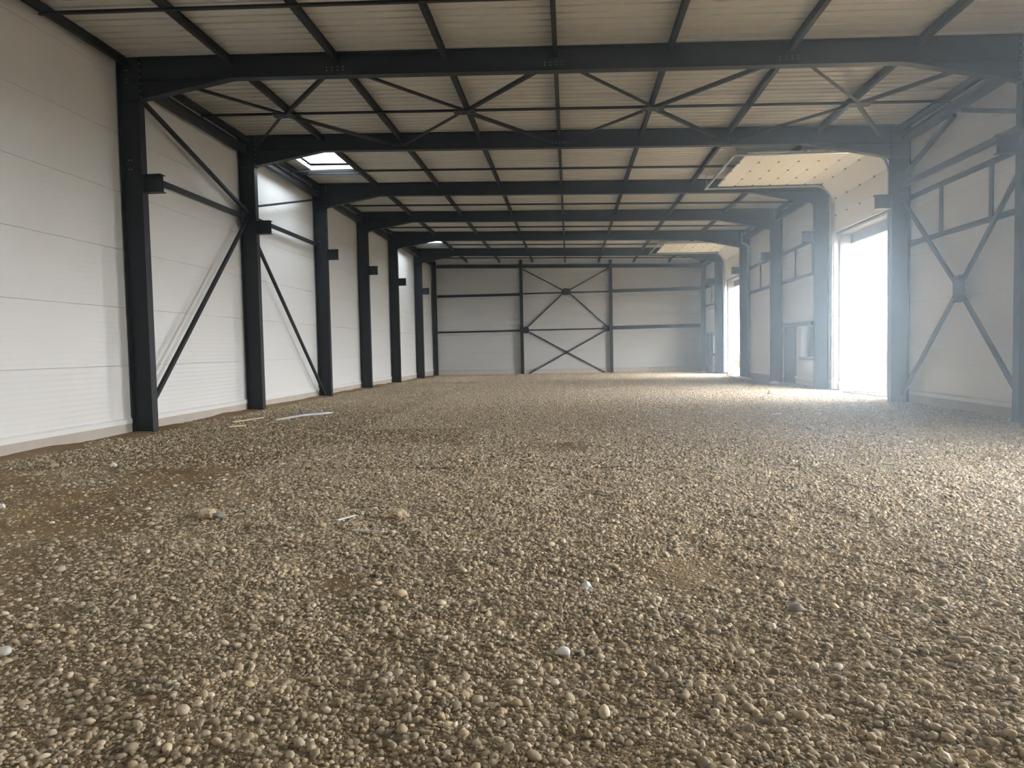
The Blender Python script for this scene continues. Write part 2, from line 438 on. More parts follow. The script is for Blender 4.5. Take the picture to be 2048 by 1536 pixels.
def ico(sub):
    bm = bmesh.new(); bmesh.ops.create_icosphere(bm, subdivisions=sub, radius=1.0)
    v = np.array([q.co[:] for q in bm.verts]); bm.verts.index_update()
    f = np.array([[q.index for q in p.verts] for p in bm.faces]); bm.free()
    return v, f
def pebble_mesh(name, sub, seed, m, rough=0.16):
    v, f = ico(sub); v = v.copy()
    for i in range(len(v)):
        p = Vector(v[i]); k = 1 + rough*mnoise.noise(p*1.3 + Vector((seed*7.3, 1.7, seed))) + rough*0.5*mnoise.noise(p*2.9 + Vector((seed, seed*3.1, 0)))
        v[i] *= k
    me = bpy.data.meshes.new(name); me.from_pydata(v.tolist(), [], f.tolist())
    for p in me.polygons: p.use_smooth = True
    me.materials.append(m)
    return me

floor = grid_obj('floor', -9.3, 9.3, YB, WF+0.05, 0.06, M_SOIL)
struct(floor, 'bare gravel and earth ground of the unfinished hall')
M_MUD = mat('wet_dark_earth', (0.058, 0.048, 0.042), 0.9, var=0.5, scale=1.5, bump=0.8, bscale=6, spec=0.1)
og = grid_obj('ground_outside', 9.3, 17.1, YB-10, 80, 0.3, M_SOIL)
field = grid_obj('field_outside', 17.1, 70, YB-10, 140, 0.9, M_MUD)
struct(field, 'dark earth field beyond the gravel outside the doors')
struct(og, 'pale stony ground outside the right-hand doors')

# near gravel: every pebble follows the ground (one stuff part of the floor)
def gn_instances(obj, protos, attr_pick=True):
    ng = bpy.data.node_groups.new('scatter_' + obj.name, 'GeometryNodeTree')
    ng.interface.new_socket('Geometry', in_out='INPUT', socket_type='NodeSocketGeometry')
    ng.interface.new_socket('Geometry', in_out='OUTPUT', socket_type='NodeSocketGeometry')
    N = ng.nodes; Lk = ng.links
    gi = N.new('NodeGroupInput'); go = N.new('NodeGroupOutput')
    gj = N.new('GeometryNodeGeometryToInstance')
    for p in reversed(protos):
        oi = N.new('GeometryNodeObjectInfo'); oi.inputs['Object'].default_value = p
        Lk.new(oi.outputs['Geometry'], gj.inputs[0])
    ip = N.new('GeometryNodeInstanceOnPoints'); ip.inputs['Pick Instance'].default_value = True
    def attr(nm, ty):
        a = N.new('GeometryNodeInputNamedAttribute'); a.data_type = ty; a.inputs['Name'].default_value = nm
        return [s for s in a.outputs if s.enabled and s.name == 'Attribute'][0]
    Lk.new(gi.outputs[0], ip.inputs['Points']); Lk.new(gj.outputs[0], ip.inputs['Instance'])
    Lk.new(attr('pick', 'INT'), ip.inputs['Instance Index'])
    er = N.new('FunctionNodeEulerToRotation'); Lk.new(attr('rot', 'FLOAT_VECTOR'), er.inputs[0])
    Lk.new(er.outputs[0], ip.inputs['Rotation'])
    Lk.new(attr('scl', 'FLOAT_VECTOR'), ip.inputs['Scale'])
    Lk.new(ip.outputs[0], go.inputs[0])
    md = obj.modifiers.new('scatter', 'NODES'); md.node_group = ng
def points_obj(name, P, rot, scl, pick, tone, parent):
    me = bpy.data.meshes.new(name); me.vertices.add(len(P)); me.vertices.foreach_set('co', P.astype(np.float32).ravel())
    for nm, ty, d in (('rot', 'FLOAT_VECTOR', rot), ('scl', 'FLOAT_VECTOR', scl)):
        a = me.attributes.new(nm, ty, 'POINT'); a.data.foreach_set('vector', d.astype(np.float32).ravel())
    a = me.attributes.new('pick', 'INT', 'POINT'); a.data.foreach_set('value', pick.astype(np.int32))
    if tone is not None:
        a = me.attributes.new('tone', 'FLOAT', 'POINT'); a.data.foreach_set('value', tone.astype(np.float32))
    return link(name, me, parent)
def sizes(n, rs, med=0.0098, sig=0.45, lo=0.004, hi=0.030):
    return np.clip(np.exp(np.log(med) + sig*rs.randn(n)), lo, hi)

YN = 9.6
rs = np.random.RandomState(11)
n = int((9.25+9.05)*(YN-1.2)*2900)
x = rs.uniform(-9.25, 9.05, n); y = rs.uniform(1.2, YN+0.12, n)
keep = rs.rand(n) > 0.72*dirt(x, y)
x, y = x[keep], y[keep]; n = len(x)
s = sizes(n, rs)
asp = rs.uniform(0.62, 0.95, n); fl = rs.uniform(0.42, 0.72, n)
z = height(x, y) + s*fl*rs.uniform(-0.3, 0.75, n) - 0.010*dirt(x, y)
rot = np.stack([rs.normal(0, 0.28, n), rs.normal(0, 0.28, n), rs.uniform(0, 6.28, n)], -1)
near = points_obj('gravel_near', np.stack([x, y, z], -1), rot, np.stack([s, s*asp, s*fl], -1), rs.randint(0, 8, n), rs.rand(n)**1.15, floor)
near.data.materials.append(M_STONE_I)
near['kind'] = 'stuff'; near['label'] = 'loose river gravel covering the near floor'
protoI = [bpy.data.objects.new('pebble_shape', pebble_mesh('pebble_shape', 1 if k < 5 else 2, k+1, M_STONE_I)) for k in range(8)]
gn_instances(near, protoI)

# far gravel: patches of real pebbles laid side by side
TS = 2.4
def tile_mesh(name, seed, dens, grit):
    r = np.random.RandomState(seed)
    v1, f1 = ico(1); n = int(TS*TS*dens)
    v1 = v1
    px = r.uniform(-TS/2, TS/2, n); py = r.uniform(-TS/2, TS/2, n); s = sizes(n, r, 0.0125, 0.45, 0.006, 0.04)
    a = r.uniform(0, 6.28, n); asp = r.uniform(0.6, 0.95, n); fl = r.uniform(0.42, 0.75, n); pz = s*fl*r.uniform(-0.4, 0.6, n)
    tl = r.normal(0, 0.25, n)
    V = v1[None, :, :] * np.stack([s, s*asp, s*fl], -1)[:, None, :]
    V = V * (1 + 0.12*r.randn(n, len(v1), 1)*0.6)
    ca, sa = np.cos(a)[:, None], np.sin(a)[:, None]
    X = V[:, :, 0]; Yv = V[:, :, 1]; Z = V[:, :, 2] + X*tl[:, None]
    W = np.stack([X*ca - Yv*sa + px[:, None], X*sa + Yv*ca + py[:, None], Z + pz[:, None]], -1).reshape(-1, 3)
    Fx = (f1[None] + (np.arange(n)*len(v1))[:, None, None]).reshape(-1, 3)
    me = bpy.data.meshes.new(name); me.vertices.add(len(W)); me.vertices.foreach_set('co', W.astype(np.float32).ravel())
    me.loops.add(Fx.size); me.loops.foreach_set('vertex_index', Fx.ravel().astype(np.int32))
    me.polygons.add(len(Fx)); me.polygons.foreach_set('loop_start', np.arange(0, Fx.size, 3)); me.polygons.foreach_set('loop_total', np.full(len(Fx), 3))
    me.polygons.foreach_set('use_smooth', np.ones(len(Fx), bool)); me.update()
    t = np.repeat(r.rand(n)**1.15, len(v1)).astype(np.float32)
    at = me.attributes.new('tone', 'FLOAT', 'POINT'); at.data.foreach_set('value', t)
    me.materials.append(M_STONE_G)
    return me
tiles = [bpy.data.objects.new('gravel_patch', tile_mesh('gravel_patch', 21, 1500, 0)),
         bpy.data.objects.new('gravel_patch', tile_mesh('gravel_patch', 22, 420, 0))]
def far_gravel(name, xs, ys, parent, label):
    P = np.array([(a, b) for a in xs for b in ys]); k = len(P)
    r = np.random.RandomState(5)
    d = dirt(P[:, 0], P[:, 1]); zz = np.array([float(np.mean(height(a + np.array([-0.8, 0, 0.8, 0, 0]), b + np.array([0, -0.8, 0, 0.8, 0])))) for a, b in P]) + 0.006
    rot = np.stack([np.zeros(k), np.zeros(k), r.randint(0, 4, k)*math.pi/2], -1)
    sc_ = np.stack([np.where(r.rand(k) > 0.5, 1.0, -1.0), np.ones(k), np.ones(k)], -1)
    o = points_obj(name, np.column_stack([P, zz]), rot, sc_, (d > 0.42).astype(int), None, parent)
    o.data.materials.append(M_STONE_G)
    o['kind'] = 'stuff'; o['label'] = label
    gn_instances(o, tiles)
far_gravel('gravel_far', [-8.05 + TS*i for i in range(8)], [YN + TS/2 + TS*i for i in range(16)], floor, 'loose river gravel covering the far floor')
far_gravel('gravel_outside', [10.5 + TS*i for i in range(3)], [-4 + TS*i for i in range(24)], og, 'loose river gravel outside the doors')

# single pebbles that show largest
pm = [pebble_mesh('pebble', 2, 30+k, M_STONE_O, 0.2) for k in range(8)]
r2 = random.Random(19)
spots = []
while len(spots) < 296:
    yy = 2.35 + 6.5*r2.random()**1.7; xx = r2.uniform(-0.80*yy-0.25, 0.66*yy+0.2)
    if any((xx-a)**2 + (yy-b)**2 < 0.012 for a, b in spots): continue
    spots.append((xx, yy))
for k, (xx, yy) in enumerate(spots):
    sz = min(0.050, 0.017 * math.exp(abs(r2.gauss(0, 0.38)))) * (1 + 0.05*max(0, yy-3))
    o = link('pebble', pm[k % 8], floor)
    o.scale = (sz, sz*r2.uniform(0.6, 0.92), sz*r2.uniform(0.42, 0.68))
    o.rotation_euler = (r2.gauss(0, 0.2), r2.gauss(0, 0.2), r2.uniform(0, 6.28))
    o.location = (xx, yy, float(height(xx, yy)) + sz*0.34)

# ------------------------------------------------------------------ portal frames
FRAME_WORDS = ['nearest the camera', 'second from the camera, behind the roof cross bracing', 'third from the camera, beyond the first big doorway',
               'fourth from the camera', 'fifth from the camera, before the far doorway', 'sixth and farthest, just before the end wall']
COLSEC_W = 0.20
for k, yc in enumerate(FY):
    fr = empty('portal_frame', (0, yc, 0), 'dark steel portal frame ' + FRAME_WORDS[k], 'steel frame', 'portal frames carrying the roof')
    for side in (-1, 1):
        xi, xo = (XLI, XLO) if side < 0 else (XRI, XRO)
        lo, hi = min(xi, xo), max(xi, xo); cx = (lo+hi)/2; w = hi-lo
        top = RZ(xi) - 0.001
        c = MB().sweep(I(w, COLSEC_W, 0.016, 0.010), (cx, yc, -0.5), (cx, yc, top-0.016), (1, 0, 0))
        c.box(lo, hi, yc-0.1, yc+0.1, top-0.016, top)
        zh = 6.8946 if side < 0 else 6.4258
        for zz in (zh-0.012, top-0.46):      # stiffeners in line with the haunch and rafter flanges
            c.box(lo+0.017, hi-0.017, yc-0.097, yc-0.006, zz, zz+0.012); c.box(lo+0.017, hi-0.017, yc+0.006, yc+0.097, zz, zz+0.012)
        c.box(lo-0.02, hi+0.02, yc-0.14, yc+0.14, -0.5, -0.46)
        cobj = c.build('column', M_STEEL, fr)
        # corbel for a crane rail
        z0, z1 = (5.00, 5.37) if side < 0 else (5.10, 5.46)
        xe = xi - side*0.40
        cb = MB().sweep(I(z1-z0, 0.19, 0.015, 0.010), (xi - side*0.001, yc, (z0+z1)/2), (xe, yc, (z0+z1)/2), (0, 0, 1))
        cb.build('corbel', M_STEEL, cobj)
        # haunch and end plate
        xh = -6.78 if side < 0 else 6.38
        zb = RZ(xh) - 0.46
        zc = RZ(xi) - 0.46
        xa = xi - side*0.027
        h = MB()
        h.prism([(xa, zh), (xh, zb), (xa, zc)] if side < 0 else [(xa, zc), (xh, zb), (xa, zh)], yc-0.006, yc+0.006)
        dn = Vector((xh-xa, 0, zb-zh)).normalized(); up = Vector((-dn.z, 0, dn.x)); up = up if up.z > 0 else -up
        h.sweep(RECT(0.198, 0.016), (xa, yc, zh+0.008), (xh, yc, zb+0.004), up)
        h.build('haunch', M_STEEL, fr)
        ep = MB().box(min(xi, xa), max(xi, xa), yc-0.1, yc+0.1, zh-0.03, RZ(xi)-0.012).build('end_plate', M_STEEL, fr)
        bt = MB()
        xm = xa - side*0.0
        if k < 3:
            for q in range(6):
                zz = zh + 0.05 + q*(RZ(xi)-0.12-zh-0.05)/5
                for dy in (-0.06, 0.06): bt.bolt((xm, yc+dy, zz), (-side, 0, 0), 0.013, 0.014)
            bt.build('bolt_cluster', M_BOLT, ep)
        if k < 3:
            b2 = MB()
            for dx in (-0.03, 0.03):
                for zz in (7.28, 7.33, 7.52, 5.50, 5.69):
                    b2.bolt((cx-side*-0.07+dx, yc-0.0055, zz if side < 0 else zz-0.2), (0, -1, 0), 0.010, 0.01)
            b2.build('bolt_cluster', M_BOLT, cobj)
    xa, xb = XLI+0.027, XRI-0.027
    rf = MB().sweep(I(0.46, COLSEC_W, 0.015, 0.010), (xa, yc, RZ(xa)-0.231), (xb, yc, RZ(xb)-0.231), (0.0279, 0, 1)).build('rafter', M_STEEL, fr)
    if k < 2:
        for i in (2, 4, 6):
            b = MB()
            for dx in (-0.21, -0.10, 0.02, 0.13):
                for dz in (-0.27, -0.33): b.bolt((PX[i]+dx, yc-0.0052, RZ(PX[i])+dz), (0, -1, 0), 0.011, 0.012)
            b.build('bolt_cluster', M_BOLT, rf)

# ------------------------------------------------------------------ purlins, eave struts, tie bars
BAYW = ['above the camera, before the first frame', 'between the first and second frames', 'between the second and third frames',
        'between the third and fourth frames', 'between the fourth and fifth frames', 'between the fifth and sixth frames', 'between the last frame and end wall']
BAYS = ['before the first frame', 'between frames one and two', 'between frames two and three', 'between frames three and four',
        'between frames four and five', 'between frames five and six', 'behind the sixth frame']
for bi, (y0, y1) in enumerate(BAY):
    a = y0 + 0.008; b = y1 - 0.008 if bi < 6 else y1 - 0.01
    if bi == 0: a = 8.6
    for i, x_ in enumerate(PX):
        s = RZ(x_)
        pos = 'leftmost' if i == 0 else ('rightmost' if i == 8 else ORD[i] + ' from left')
        p = MB().sweep(I(0.16, 0.09, 0.010, 0.007), (x_, a, s-0.018-0.08), (x_, b, s-0.018-0.08), (0, 0, 1))
        for yy in (a, b):
            p.box(x_-0.05, x_+0.05, yy-0.004 if yy == b else yy, yy if yy == b else yy+0.004, s-0.20, s-0.05)
        tag(p.build('roof_purlin', M_STEEL2), 'dark steel roof purlin %s, %s' % (BAYS[bi], pos), 'purlin', 'purlins under the roof deck')
    ym = (y0+y1)/2 + (0.25 if bi < 4 else 0.1)
    if bi == 0: ym = 11.78
    t = MB().sweep(L(0.07, 0.008), (PX[0], ym-0.03, RZ(PX[0])-0.252), (PX[-1], ym-0.03, RZ(PX[-1])-0.252), (0, 0, 1))
    tag(t.build('roof_tie_bar', M_STEEL2), 'thin dark tie bar crossing below the purlins %s' % BAYS[bi], 'tie bar', 'tie bars across the bays')
    if bi > 0:
        for sd, x_ in (('left', -8.98), ('right', 8.73)):
            z_ = RZ(x_) - 0.42
            b_ = b-0.10 if bi < 6 else WF-0.38
            e = MB().sweep(I(0.20, 0.16, 0.011, 0.008), (x_, a+0.10, z_), (x_, b_, z_), (0, 0, 1))
            tag(e.build('eave_strut', M_STEEL2), 'dark eave strut atop %s wall, %s' % (sd, BAYS[bi]), 'strut', 'eave struts along the walls')

# roof cross bracing in the bay behind the first frame
def angle(name, p0, p1, parent=None, w=0.075, up=(0, 0, 1), m=None):
    return MB().sweep(L(w, 0.008), p0, p1, up).build(name, m or M_STEEL2, parent)
y0, y1 = FY[0]+0.02, FY[1]-0.02; ym = (y0+y1)/2
CW = ['leftmost', 'second from left', 'third from left', 'rightmost']
for j, i in enumerate((0, 2, 4, 6)):
    xa, xb, xc = PX[i], PX[i+2], PX[i+1]
    if i == 0: xa = -8.72
    if i == 6: xb = 8.45
    def zz(x_): return RZ(x_) - 0.33
    root = empty('roof_cross_brace', (xc, ym, zz(xc)), 'dark steel roof cross brace behind the first frame, ' + CW[j], 'brace', 'cross braces under the roof')
    mid = (xc, ym, zz(xc))
    ins = 0.16 if i > 0 else 0.05
    for (px_, py_) in ((xa+ins, y0), (xb-0.16, y0), (xa+ins, y1), (xb-0.16, y1)):
        angle('diagonal', (px_, py_, zz(px_)), mid, root)
    g = MB().prism([(-0.26, -0.16), (0.26, -0.16), (0.26, 0.16), (-0.26, 0.16)], -0.006, 0.0)
    g2 = MB(); g2.v = [(xc+v[0], ym+v[2], zz(xc)-0.003+v[1]) for v in g.v]; g2.f = g.f
    gp = g2.build('gusset_plate', M_STEEL2, root)
    b = MB()
    for sx in (-1, 1):
        for sy in (-1, 1):
            for t_ in (0.10, 0.16, 0.22):
                b.bolt((xc+sx*t_, ym+sy*t_*0.62, zz(xc)-0.010), (0, 0, -1), 0.011, 0.012)
    b.build('bolt_cluster', M_BOLT, gp)
    for px_ in ((xb-0.06,) if i < 6 else ()):
        gm = MB().box(px_-0.16, px_+0.28, y1-0.16, y1+0.005, zz(px_)-0.010, zz(px_)-0.003)
        ge = gm.build('gusset_plate', M_STEEL2, root)
        b = MB()
        for q in range(5): b.bolt((px_-0.11+q*0.085, y1-0.06-0.03*(q % 2), zz(px_)-0.010), (0, 0, -1), 0.010, 0.010)
        b.build('bolt_cluster', M_BOLT, ge)

# wall bracing left
xw = -8.98
def wall_brace(p0, p1, label, w=0.08, x_=xw, name='wall_brace', m=None, sec=None):
    mb = MB().sweep(sec or RECT(w, w), (x_, p0[0], p0[1]), (x_, p1[0], p1[1]), (1, 0, 0))
    return tag(mb.build(name, m or M_STEEL2), label, 'brace', 'wall braces')
f1, f2, f3 = FY[0], FY[1], FY[2]
wall_brace((f1+0.12, 7.12), (f2-0.12, 5.60), 'upper diagonal brace on left wall between first and second frames')
wall_brace((f2-0.12, 5.45), (f1+0.12, 0.45), 'lower diagonal brace on left wall between first and second frames')
wall_brace((f1+0.02, 5.50), (f2-0.02, 5.50), 'horizontal strut on left wall between first and second frames', 0.10, -9.10)
wall_brace((f2+0.12, 5.80), (f3-0.12, 7.18), 'upper diagonal brace on left wall between second and third frames', 0.06)
wall_brace((f2+0.12, 5.05), (f3-0.12, 0.05), 'lower diagonal brace on left wall between second and third frames')
wall_brace((f2+0.02, 5.55), (f3-0.02, 5.55), 'horizontal strut on left wall between second and third frames', 0.10, -9.10)
gs = MB().box(xw-0.05, xw-0.041, f2-0.42, f2-0.06, 5.22, 5.80).build('gusset_plate', M_STEEL2)
tag(gs, 'steel gusset plate on second left column where braces meet', 'gusset')

# wall bracing right, bay one
xw = 8.80
wb_g = 'wall braces'
wall_brace((f1+0.12, 5.90), (16.70, 6.70), 'upper brace on right wall sloping up from the nearest frame', 0.09, xw)
wall_brace((f2-0.12, 5.95), (17.05, 6.70), 'upper brace on right wall sloping up from the second frame', 0.09, xw)
xbr = empty('wall_cross_brace', (xw, 16.8, 0.2), 'large X brace on right wall beside the first big doorway', 'brace', wb_g)
for p, q in (((f1+0.1, 0.20), (16.62, 2.58)), ((f2-0.1, 0.20), (16.98, 2.58)), ((f1+0.1, 5.22), (16.62, 2.95)), ((f2-0.1, 5.25), (16.98, 2.95))):
    MB().sweep(RECT(0.10, 0.06), (xw, p[0], p[1]), (xw, q[0], q[1]), (1, 0, 0)).build('diagonal', M_STEEL2, xbr)
gp = MB().box(xw-0.02, xw+0.02, 16.58, 17.02, 2.46, 3.07).build('gusset_plate', M_STEEL2, xbr)
b = MB()
for dy in (-0.15, -0.07, 0.07, 0.15):
    for dz in (-0.22, 0.22): b.bolt((xw-0.021, 16.8+dy, 2.765+dz), (-1, 0, 0), 0.012, 0.012)
b.build('bolt_cluster', M_BOLT, gp)
wall_brace((f1+0.02, 5.72), (f2-0.02, 5.72), 'horizontal strut high on right wall between first and second frames', 0.12, 8.86)

# framing rails and posts for high windows on the right wall
WFW = {1: 'beside the X brace', 3: 'above the nearer small window', 4: 'between fourth and fifth frames', 6: 'at the far right corner'}
for bi, posts in ((1, (15.92, 17.95)), (3, (26.95, 28.90)), (4, (32.1, 34.05)), (6, (43.6, 45.45))):
    a, b = BAY[bi]
    root = empty('window_framing', (8.93, (a+b)/2, 4.1), 'dark rails and posts framing a high wall panel ' + WFW[bi], 'framing', 'rail framing on the right wall')
    xq = 8.957
    for zz_ in (5.36, 4.16):
        MB().sweep(C(0.12, 0.040, 0.006), (xq+0.041, b-0.02, zz_), (xq+0.041, a+0.02, zz_), (0, 0, 1)).build('rail', M_STEEL2, root)
    for p in posts:
        MB().box(xq+0.001, xq+0.040, p-0.06, p+0.06, 4.22, 5.30).build('post', M_STEEL2, root)

# ------------------------------------------------------------------ end wall steel
yg = WF - 0.25
GW = {-3.15: 'left', 2.80: 'right'}
for x_, nm in GW.items():
    tag(MB().sweep(I(0.22, 0.20, 0.012, 0.008), (x_, yg, -0.5), (x_, yg, RZ(x_)-0.03), (0, 1, 0)).build('gable_post', M_STEEL), 'dark steel post standing against the end wall, %s of its middle' % nm, 'post', 'end wall posts')
for x_, nm in ((-9.02, 'left'), (8.80, 'right')):
    tag(MB().sweep(I(0.24, 0.24, 0.012, 0.008), (x_, yg, -0.5), (x_, yg, RZ(x_)-0.22), (0, 1, 0)).build('corner_post', M_STEEL), 'dark steel post in the far %s corner of the hall' % nm, 'post', 'end wall corner posts')
gb = MB().sweep(I(0.24, 0.12, 0.012, 0.008), (-8.89, WF-0.068, RZ(-8.89)-0.46), (8.67, WF-0.068, RZ(8.67)-0.40), (0, 0, 1))
tag(gb.build('gable_beam', M_STEEL), 'dark steel beam across the top of the end wall', 'beam')
for (xa, xb, z_, hh, w_) in ((-8.9, -3.25, 5.27, .17, 'upper left'), (-3.05, 2.70, 5.31, .09, 'upper middle'), (2.90, 8.68, 5.33, .21, 'upper right'),
                             (-8.9, -3.25, 2.84, .11, 'lower left'), (-3.05, 2.70, 2.86, .09, 'lower middle'), (2.90, 8.68, 2.90, .23, 'lower right')):
    tag(MB().sweep(C(hh, 0.08, 0.007), (xa, WF-0.012, z_), (xb, WF-0.012, z_ + (0.03 if xa > 0 else 0)), (0, 0, 1)).build('end_wall_rail', M_STEEL2), 'dark horizontal rail on the end wall, %s' % w_, 'rail', 'end wall rails')
yb = WF - 0.125
gbr = empty('gable_brace', (-0.16, yb, 0), 'dark diamond and X bracing in the middle of the end wall', 'brace')
for p, q in (((-3.0, 6.92), (-0.42, 5.50)), ((2.68, 6.85), (0.12, 5.50)), ((-0.42, 5.22), (-2.86, 2.98)), ((0.12, 5.22), (2.55, 2.98)),
             ((-2.72, 2.76), (2.45, -0.12)), ((2.50, 2.76), (-2.80, -0.12))):
    yq = yb if not (p[0] == 2.50) else yb - 0.06
    MB().sweep(RECT(0.075, 0.05), (p[0], yq, p[1]), (q[0], yq, q[1]), (0, 1, 0)).build('diagonal', M_STEEL2, gbr)
for cx, cz, w, h in ((-0.15, 5.36, 0.30, 0.22), (-2.88, 2.87, 0.20, 0.20), (2.47, 2.87, 0.20, 0.20)):
    MB().prism([(cx-w, cz-h*.5), (cx-w*.6, cz-h), (cx+w*.6, cz-h), (cx+w, cz-h*.5), (cx+w, cz+h*.5), (cx+w*.6, cz+h), (cx-w*.6, cz+h), (cx-w, cz+h*.5)], yb-0.045, yb-0.032).build('gusset_plate', M_STEEL2, gbr)

# ------------------------------------------------------------------ big doorways
DW = {1: 'nearer', 2: 'farther'}
for di, (a, b) in enumerate(DOORS):
    DH = DHS[di]
    d = MB()
    d.box(8.995, 9.36, a, a+0.012, 0.20, DH); d.box(8.995, 9.36, b-0.012, b, 0.20, DH)
    d.box(8.995, 9.36, a+0.012, b-0.012, DH-0.012, DH)
    fr = struct(d.build('door_%d' % (di+1), M_JAMB), 'grey lined doorway opening in the right wall')
    MB().box(9.0, 9.34, b-0.03, b+0.10, -0.5, 0.195).build('jamb_base', M_CONC, fr)
    MB().box(9.0, 9.34, a-0.10, a+0.03, -0.5, 0.195).build('jamb_base', M_CONC, fr)
    MB().box(9.33, 9.40, a+0.012, b-0.012, DH-0.34, DH-0.015).build('lintel', M_LINT, fr)
    MB().box(8.90, 8.994, a-0.05, b+0.05, DH+0.01, DH+0.14).build('header_rail', M_STEEL2, fr)
    MB().box(8.985, 9.36, a, b, -0.45, -0.06).build('threshold', M_CONC, fr)
    if di == 0: continue
    # the sectional door, pushed up under the roof
    sd = empty('sectional_door', (8.86, (a+b)/2, DH), 'white sectional door raised under the roof above the %s doorway' % DW[di], 'door', 'raised sectional doors')
    ya, yb_ = a-0.10, b+0.10
    path = [(8.86, 5.26), (8.86, 5.82), (8.86, 6.38), (8.42, 6.87)] + [(8.42 - 0.565*q, 6.87 + 0.007*q) for q in range(1, 7)]
    for q in range(len(path)-1):
        p0, p1 = Vector((path[q][0], 0, path[q][1])), Vector((path[q+1][0], 0, path[q+1][1]))
        d_ = (p1-p0).normalized(); p0 = p0 + d_*0.004; p1 = p1 - d_*0.004
        nn = Vector((d_.z, 0, -d_.x))      # outward / upward side
        pts = [(p0.x, p0.z), (p1.x, p1.z), (p1.x+nn.x*0.04, p1.z+nn.z*0.04), (p0.x+nn.x*0.04, p0.z+nn.z*0.04)]
        pn = MB().prism(pts, ya, yb_).build('door_section', M_DOORW, sd)
        hs = []
        for fy in (0.02, 0.25, 0.5, 0.75, 0.98):
            yy = ya + (yb_-ya)*fy
            c0 = p1 - d_*0.03; c1 = p1 + d_*0.02
            hw = 0.045
            in_ = -nn
            pts = [(c0.x, c0.z), (c1.x, c1.z), (c1.x+in_.x*0.014, c1.z+in_.z*0.014), (c0.x+in_.x*0.014, c0.z+in_.z*0.014)]
            MB().prism(pts, yy-hw, yy+hw).build('hinge', M_HINGE, pn)
    for yy in (ya-0.05, yb_+0.05):
        arc = [(8.80, 6.20), (8.77, 6.38), (8.69, 6.55), (8.57, 6.69), (8.42, 6.79), (8.25, 6.82)]
        pts = [(8.80, yy, 0.05)] + [(p, yy, q) for p, q in arc] + [(4.65, yy, 6.86)]
        MB().tube(pts, 0.032, 6).build('track', M_GALV, sd)
        for hx in (4.70, 6.6):
            MB().box(hx-0.012, hx+0.012, yy-0.012, yy+0.012, 6.86, RZ(hx)-0.0).build('hanger', M_GALV, sd)
        MB().box(8.84, 8.99, yy-0.05, yy-0.04, 0.05, 6.3).build('track_angle', M_GALV, sd)
    MB().box(4.62, 4.67, ya-0.08, yb_+0.08, 6.82, 6.88).build('end_bar', M_GALV, sd)
    MB().box(8.78, 8.84, yb_+0.12, yb_+0.18, 1.0, 4.9).build('hand_chain_cover', M_GALV, sd)

# small windows and doors
for wi, (a, b) in enumerate(WINS):
    w = MB()
    w.box(8.992, 9.36, a, a+0.012, 1.08, 2.26); w.box(8.992, 9.36, b-0.012, b, 1.08, 2.26)
    w.box(8.992, 9.36, a+0.012, b-0.012, 1.08, 1.092); w.box(8.992, 9.36, a+0.012, b-0.012, 2.248, 2.26)
    wo = struct(w.build('window_%d' % (wi+1), M_JAMB), 'small grey-lined window in the right wall')
    fm = MB()
    fm.box(9.27, 9.32, a+0.012, a+0.05, 1.092, 2.248); fm.box(9.27, 9.32, b-0.05, b-0.012, 1.092, 2.248)
    fm.box(9.27, 9.32, a+0.05, b-0.05, 1.092, 1.13); fm.box(9.27, 9.32, a+0.05, b-0.05, 2.21, 2.248)
    fm.build('window_frame', M_STEEL2, wo)
    MB().box(9.292, 9.298, a+0.05, b-0.05, 1.13, 2.21).build('pane', M_GLASS, wo)
    MB().box(8.90, 8.985, a-0.1, b-0.0, 0.98, 1.06).build('sill_rail', M_STEEL2, wo)
for wi, (a, b) in enumerate(PEDS):
    d = MB().box(9.02, 9.10, a+0.001, b-0.001, -0.3, 2.279).build('door_%d' % (wi+4), M_DOORD)
    struct(d, 'dark grey service door in the right wall')
    MB().box(8.96, 9.019, a-0.04, a+0.05, -0.3, 2.27).build('frame_post', M_DOORD, d)
    MB().box(8.96, 9.019, b-0.05, b+0.04, -0.3, 2.27).build('frame_post', M_DOORD, d)
    MB().box(8.90, 9.019, WINS[wi][0]-0.1, b+0.04, 2.275, 2.40).build('header_rail', M_STEEL2, d)
    h = MB().tube([(9.02, a+0.14, 1.05), (8.97, a+0.14, 1.05), (8.97, a+0.26, 1.05)], 0.011, 8).build('handle', M_GALV, d)

